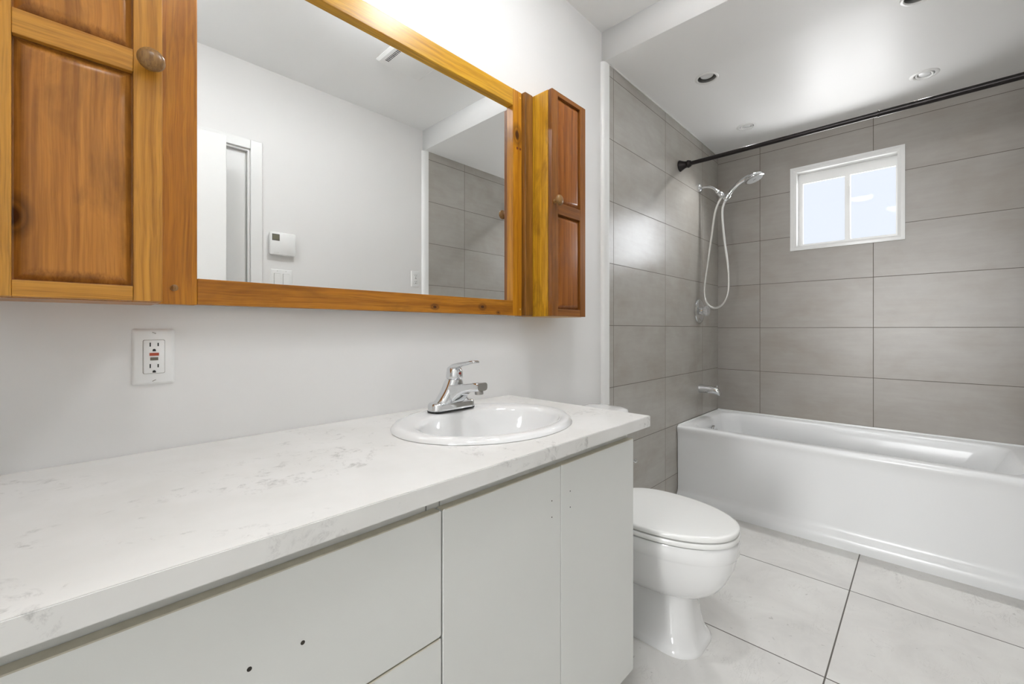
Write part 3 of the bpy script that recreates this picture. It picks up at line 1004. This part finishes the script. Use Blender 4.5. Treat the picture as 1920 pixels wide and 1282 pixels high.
# ------------------------------------------------------------------ toilet
ty = 1.500
to = thing('toilet', 'white two-piece toilet with closed lid between vanity and bathtub', 'toilet', (0.40, ty, 0.0))
def egg(x0, x1, hw, z, n=72, e=2.25, back=0.55):
    """elongated bowl outline: blunt back, rounder front"""
    xm = x0 + (x1 - x0) * 0.42
    out = []
    for k in range(n):
        a = 2 * pi * k / n
        c, s = cos(a), sin(a)
        ee = 2.0 if c > 0 else 2.6
        xx = xm + (x1 - xm if c > 0 else xm - x0) * math.copysign(abs(c) ** (2 / ee), c)
        yy = ty + hw * math.copysign(abs(s) ** (2 / (2.15 if c > 0 else 2.6)), s)
        out.append((xx, yy, z))
    return out
def foot(x0, x1, hw, r, z, n=72):
    pts = rrect((x0 + x1) / 2, ty, (x1 - x0) / 2, hw, r, 17)
    return [(x, y, z) for x, y in pts]
b = B()
loft(b, [foot(0.10, 0.602, 0.118, 0.085, 0.0), foot(0.10, 0.602, 0.118, 0.085, 0.010), foot(0.102, 0.596, 0.112, 0.080, 0.020), foot(0.11, 0.585, 0.102, 0.075, 0.034), foot(0.115, 0.578, 0.096, 0.073, 0.06), foot(0.12, 0.570, 0.090, 0.070, 0.10),
         foot(0.12, 0.563, 0.084, 0.068, 0.14), foot(0.12, 0.562, 0.082, 0.068, 0.19), foot(0.13, 0.57, 0.09, 0.07, 0.23)])
ped = obj('pedestal', b, 'porc', to, 60)
b = B()
loft(b, [egg(0.30, 0.545, 0.060, 0.160), egg(0.27, 0.575, 0.085, 0.166), egg(0.235, 0.612, 0.113, 0.184), egg(0.215, 0.643, 0.136, 0.212), egg(0.205, 0.668, 0.155, 0.248), egg(0.20, 0.686, 0.168, 0.290), egg(0.20, 0.6955, 0.1755, 0.328),
         egg(0.20, 0.6970, 0.1770, 0.334), egg(0.20, 0.7005, 0.1800, 0.340), egg(0.20, 0.7015, 0.181, 0.372), egg(0.205, 0.697, 0.178, 0.383), egg(0.22, 0.680, 0.165, 0.386)])
obj('bowl', b, 'porc', to, 60)
b = B()
loft(b, [egg(0.235, 0.690, 0.172, 0.3865), egg(0.232, 0.701, 0.181, 0.389), egg(0.230, 0.703, 0.183, 0.396), egg(0.232, 0.699, 0.180, 0.4035), egg(0.24, 0.690, 0.172, 0.405)])
obj('seat', b, 'seat', to, 50)
b = B()
loft(b, [egg(0.240, 0.688, 0.170, 0.4075), egg(0.236, 0.699, 0.180, 0.409), egg(0.234, 0.7005, 0.181, 0.416), egg(0.2345, 0.6998, 0.1803, 0.4215), egg(0.237, 0.696, 0.177, 0.4242), egg(0.243, 0.688, 0.170, 0.4252), egg(0.29, 0.61, 0.115, 0.4268)])
obj('lid', b, 'seat', to, 50)
for dy in (-0.075, 0.075):
    b = B(); box(b, 0.205, 0.245, ty + dy - 0.022, ty + dy + 0.022, 0.386, 0.418, 0.006)
    obj('hinge', b, 'seat', to, 40)
b = B()
tk = lambda x0, x1, hw, z, r=0.05: [(x, y, z) for x, y in rrect((x0 + x1) / 2, ty, (x1 - x0) / 2, hw, r, 10)]
loft(b, [tk(0.06, 0.19, 0.15, 0.372), tk(0.035, 0.205, 0.185, 0.385), tk(0.030, 0.212, 0.192, 0.42), tk(0.028, 0.218, 0.200, 0.698)])
obj('tank', b, 'porc', to, 50)
b = B()
loft(b, [tk(0.028, 0.220, 0.201, 0.699, 0.06), tk(0.024, 0.228, 0.208, 0.704, 0.07), tk(0.024, 0.229, 0.209, 0.724, 0.07), tk(0.026, 0.225, 0.205, 0.733, 0.07), tk(0.04, 0.205, 0.19, 0.738, 0.06), tk(0.07, 0.17, 0.15, 0.739, 0.05)])
obj('tank_lid', b, 'porc', to, 60)
b = B()
lathe(b, [(0.012, 0), (0.012, 0.006), (0.008, 0.010), (0.006, 0.016), (0, 0.016)], (0.218, ty - 0.15, 0.655), (1, 0, 0), 18)
tube(b, [(0.230, ty - 0.15, 0.655), (0.236, ty - 0.11, 0.650), (0.236, ty - 0.07, 0.647)], [0.005, 0.006, 0.007], 12)
obj('flush_lever', b, 'chrome', to)

# ------------------------------------------------------------------ shower fittings
sy = 3.028
rod = thing('shower_curtain_rod', 'dark bronze shower curtain rod across the bath alcove', 'curtain rod', (0.77, 2.692, 2.10))
ry, rz = 2.692, 2.102
b = B(); tube(b, [(0.05, ry, rz), (0.985, ry, rz)], 0.0125, 24); obj('rod_tube', b, 'bronze', rod)
b = B(); tube(b, [(0.975, ry, rz), (1.46, ry, rz)], 0.0142, 24); lathe(b, [(0.0142, 0), (0.0156, 0.001), (0.0156, 0.006), (0.0142, 0.007)], (0.972, ry, rz), (1, 0, 0), 24)
obj('rod_tube', b, 'bronze', rod)
for x, s in ((0.0202, 1), (XR - 0.0202, -1)):
    b = B(); lathe(b, [(0.034, 0), (0.035, 0.004), (0.032, 0.010), (0.027, 0.020), (0.021, 0.034), (0.0195, 0.046), (0.023, 0.050), (0.024, 0.056), (0.021, 0.062), (0.018, 0.070), (0.0135, 0.074)], (x, ry, rz), (s, 0, 0), 32)
    obj('end_flange', b, 'bronze', rod)

sh = thing('hand_shower', 'chrome hand shower with looped hose on the tiled end wall', 'shower', (0.02, sy, 2.04))
b = B(); lathe(b, [(0.031, 0), (0.031, 0.003), (0.026, 0.009), (0.015, 0.014), (0.011, 0.016)], (0.0202, sy, 2.042), (1, 0, 0), 32); obj('wall_flange', b, 'chrome', sh)
b = B(); tube(b, smooth_path([(0.03, sy, 2.042), (0.07, sy, 2.040), (0.105, sy, 2.026), (0.135, sy, 1.995), (0.150, sy, 1.975)], 6), 0.0088, 16)
lathe(b, [(0.012, 0), (0.0145, 0.004), (0.0145, 0.016), (0.012, 0.020)], (0.132, sy, 1.998), (0.6, 0, -0.8), 20)
obj('shower_arm', b, 'chrome', sh)
b = B()
lathe(b, [(0.010, 0), (0.017, 0.006), (0.0185, 0.018), (0.017, 0.032), (0.012, 0.040)], (0.144, sy, 1.982), (0.75, 0, -0.66), 24)
tube(b, smooth_path([(0.163, sy, 1.965), (0.178, sy - 0.006, 1.950), (0.192, sy - 0.014, 1.940)], 5), 0.0105, 14)
lathe(b, [(0.017, -0.02), (0.0195, -0.012), (0.0195, 0.012), (0.017, 0.02)], (0.200, sy - 0.016, 1.939), (0.62, 0, 0.78), 24)
obj('bracket', b, 'chrome', sh)
b = B()
hd = smooth_path([(0.188, sy - 0.016, 1.920), (0.205, sy - 0.016, 1.944), (0.232, sy - 0.016, 1.978), (0.272, sy - 0.018, 2.012), (0.318, sy - 0.020, 2.034), (0.352, sy - 0.022, 2.040)], 6)
k = len(hd)
tube(b, hd, [0.0115 + 0.006 * (i / (k - 1)) ** 1.5 for i in range(k)], 18)
hn = obj('handle', b, 'chrome', sh)
b = B(); lathe(b, [(0.010, -0.026), (0.034, -0.022), (0.054, -0.010), (0.058, 0.0), (0.057, 0.006), (0.052, 0.009), (0.0, 0.0095)], (0.362, sy - 0.023, 2.024), (0.34, 0, -0.94), 36)
obj('spray_head', b, 'chrome', sh)
b = B(); lathe(b, [(0.047, 0), (0.046, 0.0018), (0.012, 0.002), (0.010, 0.006), (0, 0.0062)], (0.3653, sy - 0.023, 2.0150), (0.34, 0, -0.94), 15)
obj('spray_face', b, plain('pale_grey_nozzles', (176, 178, 178), 0.3), sh)
b = B()
hp = smooth_path([(0.166, sy, 1.958), (0.140, sy, 1.915), (0.118, sy, 1.845), (0.098, sy - 0.002, 1.70), (0.074, sy - 0.004, 1.52), (0.056, sy - 0.006, 1.38), (0.054, sy - 0.007, 1.31), (0.074, sy - 0.010, 1.248), (0.118, sy - 0.012, 1.216), (0.166, sy - 0.014, 1.234), (0.200, sy - 0.015, 1.290),
                  (0.211, sy - 0.016, 1.370), (0.204, sy - 0.016, 1.50), (0.184, sy - 0.016, 1.66), (0.172, sy - 0.016, 1.80), (0.172, sy - 0.016, 1.868), (0.188, sy - 0.016, 1.920)], 8)
tube(b, hp, 0.0072, 12)
obj('hose', b, 'hose', sh)

va = thing('shower_valve', 'round chrome shower valve with clear knob below the hose loop', 'faucet', (0.02, 3.017, 1.20))
b = B(); lathe(b, [(0.083, 0), (0.084, 0.003), (0.080, 0.008), (0.066, 0.012), (0.040, 0.015), (0.028, 0.018), (0.026, 0.030), (0, 0.030)], (0.0202, 3.017, 1.199), (1, 0, 0), 48); obj('escutcheon', b, 'chrome', va)
b = B()
prof = [(0.017, 0.031), (0.024, 0.034), (0.030, 0.042), (0.032, 0.052), (0.029, 0.062), (0.021, 0.067), (0, 0.068)]
n = 32
loops = []
for r, h in prof:
    loops.append([(0.0202 + h, 3.017 + r * (1 + 0.07 * (1 if i % 4 < 2 else -1)) * cos(2 * pi * i / n), 1.199 + r * (1 + 0.07 * (1 if i % 4 < 2 else -1)) * sin(2 * pi * i / n)) for i in range(n)] if r > 0 else [(0.0202 + h, 3.017 + 1e-4 * cos(2 * pi * i / n), 1.199 + 1e-4 * sin(2 * pi * i / n)) for i in range(n)])
loft(b, loops)
obj('knob', b, 'crystal', va, 25, label='clear faceted acrylic knob')

sp = thing('tub_spout', 'chrome tub spout over the faucet end of the bathtub', 'spout', (0.02, 3.03, 0.668))
b = B()
def ss(x, zt, zb, hw):
    return [(x, 3.03 + y, q) for y, q in rrect(0, (zt + zb) / 2, hw, (zt - zb) / 2, min(hw, (zt - zb) / 2) * 0.95, 6)]
loft(b, [ss(0.0202, 0.700, 0.638, 0.031), ss(0.026, 0.700, 0.638, 0.031), ss(0.040, 0.698, 0.640, 0.029), ss(0.080, 0.694, 0.641, 0.027), ss(0.115, 0.690, 0.641, 0.025), ss(0.135, 0.685, 0.636, 0.024), ss(0.148, 0.675, 0.632, 0.022), ss(0.154, 0.660, 0.632, 0.018)])
obj('spout_body', b, 'chrome', sp, 60)
b = B(); lathe(b, [(0.003, 0), (0.003, 0.012), (0.006, 0.014), (0.006, 0.020), (0, 0.021)], (0.132, 3.03, 0.680), (0, 0, 1), 16); obj('diverter_pull', b, 'chrome', sp)

sv = thing('stop_valve', 'small chrome water stop valve on the grey tiles behind the vanity end', 'valve', (0.02, 1.945, 0.42))
b = B(); lathe(b, [(0.028, 0), (0.027, 0.003), (0.014, 0.008), (0.009, 0.009), (0.009, 0.050), (0.013, 0.052), (0.013, 0.070), (0.008, 0.074), (0, 0.074)], (0.0202, 1.945, 0.428), (1, 0, 0), 24); obj('valve_body', b, 'chrome', sv)
b = B(); lathe(b, [(0.006, 0.0), (0.006, 0.010), (0.014, 0.012), (0.015, 0.018), (0.010, 0.022), (0, 0.025)], (0.0935, 1.945, 0.428), (1, 0, 0), 24, squash=0.6); obj('handle', b, 'chrome', sv)
b = B(); tube(b, smooth_path([(0.080, 1.937, 0.432), (0.085, 1.90, 0.45), (0.10, 1.80, 0.40), (0.11, 1.70, 0.36), (0.12, 1.62, 0.355), (0.12, 1.615, 0.371)], 6), 0.005, 10); obj('supply_hose', b, 'hose', sv)

# ------------------------------------------------------------------ ceiling lights and fan
for (x, y), lab in zip(DARKS, ('dark open recessed ceiling light left of centre, nearest the shower entry trim', 'dark open recessed ceiling light cut off by the top of the picture')):
    dl = thing('recessed_light', lab, 'ceiling light', (x, y, ZL), 'open recessed lights above the bath')
    b = B(); lathe(b, [(0.0435, 0.012), (0.0435, -0.001), (0.046, -0.0035), (0.053, -0.0035), (0.056, -0.001), (0.056, 0.0)], (x, y, ZL), (0, 0, 1), 48, False, False)
    obj('trim_ring', b, 'trim', dl)
    b = B(); lathe(b, [(0.0434, 0.002), (0.0434, 0.085), (0.030, 0.092), (0, 0.092)], (x, y, ZL), (0, 0, 1), 40, False, True)
    obj('can', b, 'can', dl)
    b = B(); lathe(b, [(0.014, 0.090), (0.014, 0.056), (0.026, 0.034), (0.031, 0.020), (0.031, 0.013), (0.024, 0.009), (0.0, 0.008)], (x, y, ZL), (0, 0, 1), 32)
    obj('lamp_bulb', b, 'lens', dl)
for (x, y), lab in zip(WHITES, ('white round gimbal ceiling light over the shower head end of the bath', 'white round gimbal ceiling light with dark gap, above and right of the window')):
    dl = thing('gimbal_light', lab, 'ceiling light', (x, y, ZL), 'white gimbal lights above the bath')
    b = B(); lathe(b, [(0.040, 0.012), (0.040, -0.001), (0.043, -0.004), (0.052, -0.004), (0.057, -0.001), (0.057, 0.0)], (x, y, ZL), (0, 0, 1), 48, False, False)
    obj('trim_ring', b, 'trim', dl)
    b = B(); lathe(b, [(0.0412, 0.003), (0.0412, 0.055), (0, 0.055)], (x, y, ZL), (0, 0, 1), 40, False, True)
    obj('can', b, 'can', dl)
    tl = (0.0, 0.0, 1.0) if x < 0.6 else (0.10, 0.12, 1.0)
    b = B(); lathe(b, [(0.0350, 0.012), (0.0350, -0.002), (0.034, -0.004), (0.028, -0.003), (0.026, 0.001), (0.026, 0.012)], (x, y, ZL), tl, 40, False, False)
    obj('gimbal_ring', b, 'trim', dl)
    b = B(); lathe(b, [(0.0225, 0.012), (0.0225, 0.002), (0.015, 0.000), (0, -0.001)], (x, y, ZL), tl, 32)
    obj('lens', b, 'lens', dl)

fan = thing('exhaust_fan', 'square white ceiling exhaust fan cover reflected in the mirror', 'fan', (0.888, 1.29, ZC))
b = B()
fl = lambda i, z: [(x, y, z) for x, y in rrect(0.888, 1.29, 0.145 - i, 0.135 - i, 0.008, 4)]
loft(b, [fl(0, ZC - 0.0005), fl(0, ZC - 0.004), fl(0.012, ZC - 0.013), fl(0.02, ZC - 0.0135)])
obj('cover', b, 'plastic', fan, 15)
for k in range(15):
    y = 1.190 + k * 0.0125
    b = B(); box(b, 0.768, 0.785, y, y + 0.0055, ZC - 0.0142, ZC - 0.0128); obj('slot', b, 'dark', fan, 0)
for k in range(15):
    x = 0.805 + k * 0.0125
    b = B(); box(b, x, x + 0.0055, 1.184, 1.206, ZC - 0.0142, ZC - 0.0128); obj('slot', b, 'dark', fan, 0)

# glass dome ceiling light above the picture, plus a second dome added as fill
for lx, ly, lab, k in ((0.65, 1.00, 'round white glass dome ceiling light above the sink', DOME_STRENGTH), (0.92, 0.20, 'unseen white dome added as fill light near the open doorway', DOME_STRENGTH * 0.55)):
    fl_ = thing('dome_light', lab, 'ceiling light', (lx, ly, ZC), 'glass dome ceiling lights')
    b = B(); lathe(b, [(0.112, 0), (0.112, 0.016), (0.104, 0.020)], (lx, ly, ZC), (0, 0, -1), 48, True, False); obj('rim', b, 'trim', fl_)
    b = B(); lathe(b, [(0.103, 0.017), (0.102, 0.022), (0.097, 0.034), (0.083, 0.046), (0.056, 0.055), (0.025, 0.059), (0, 0.060)], (lx, ly, ZC), (0, 0, -1), 40)
    obj('glass_dome', b, plain('lit_dome_glass', (250, 252, 255), 0.3, emit=((250, 252, 255), k)), fl_, 60)
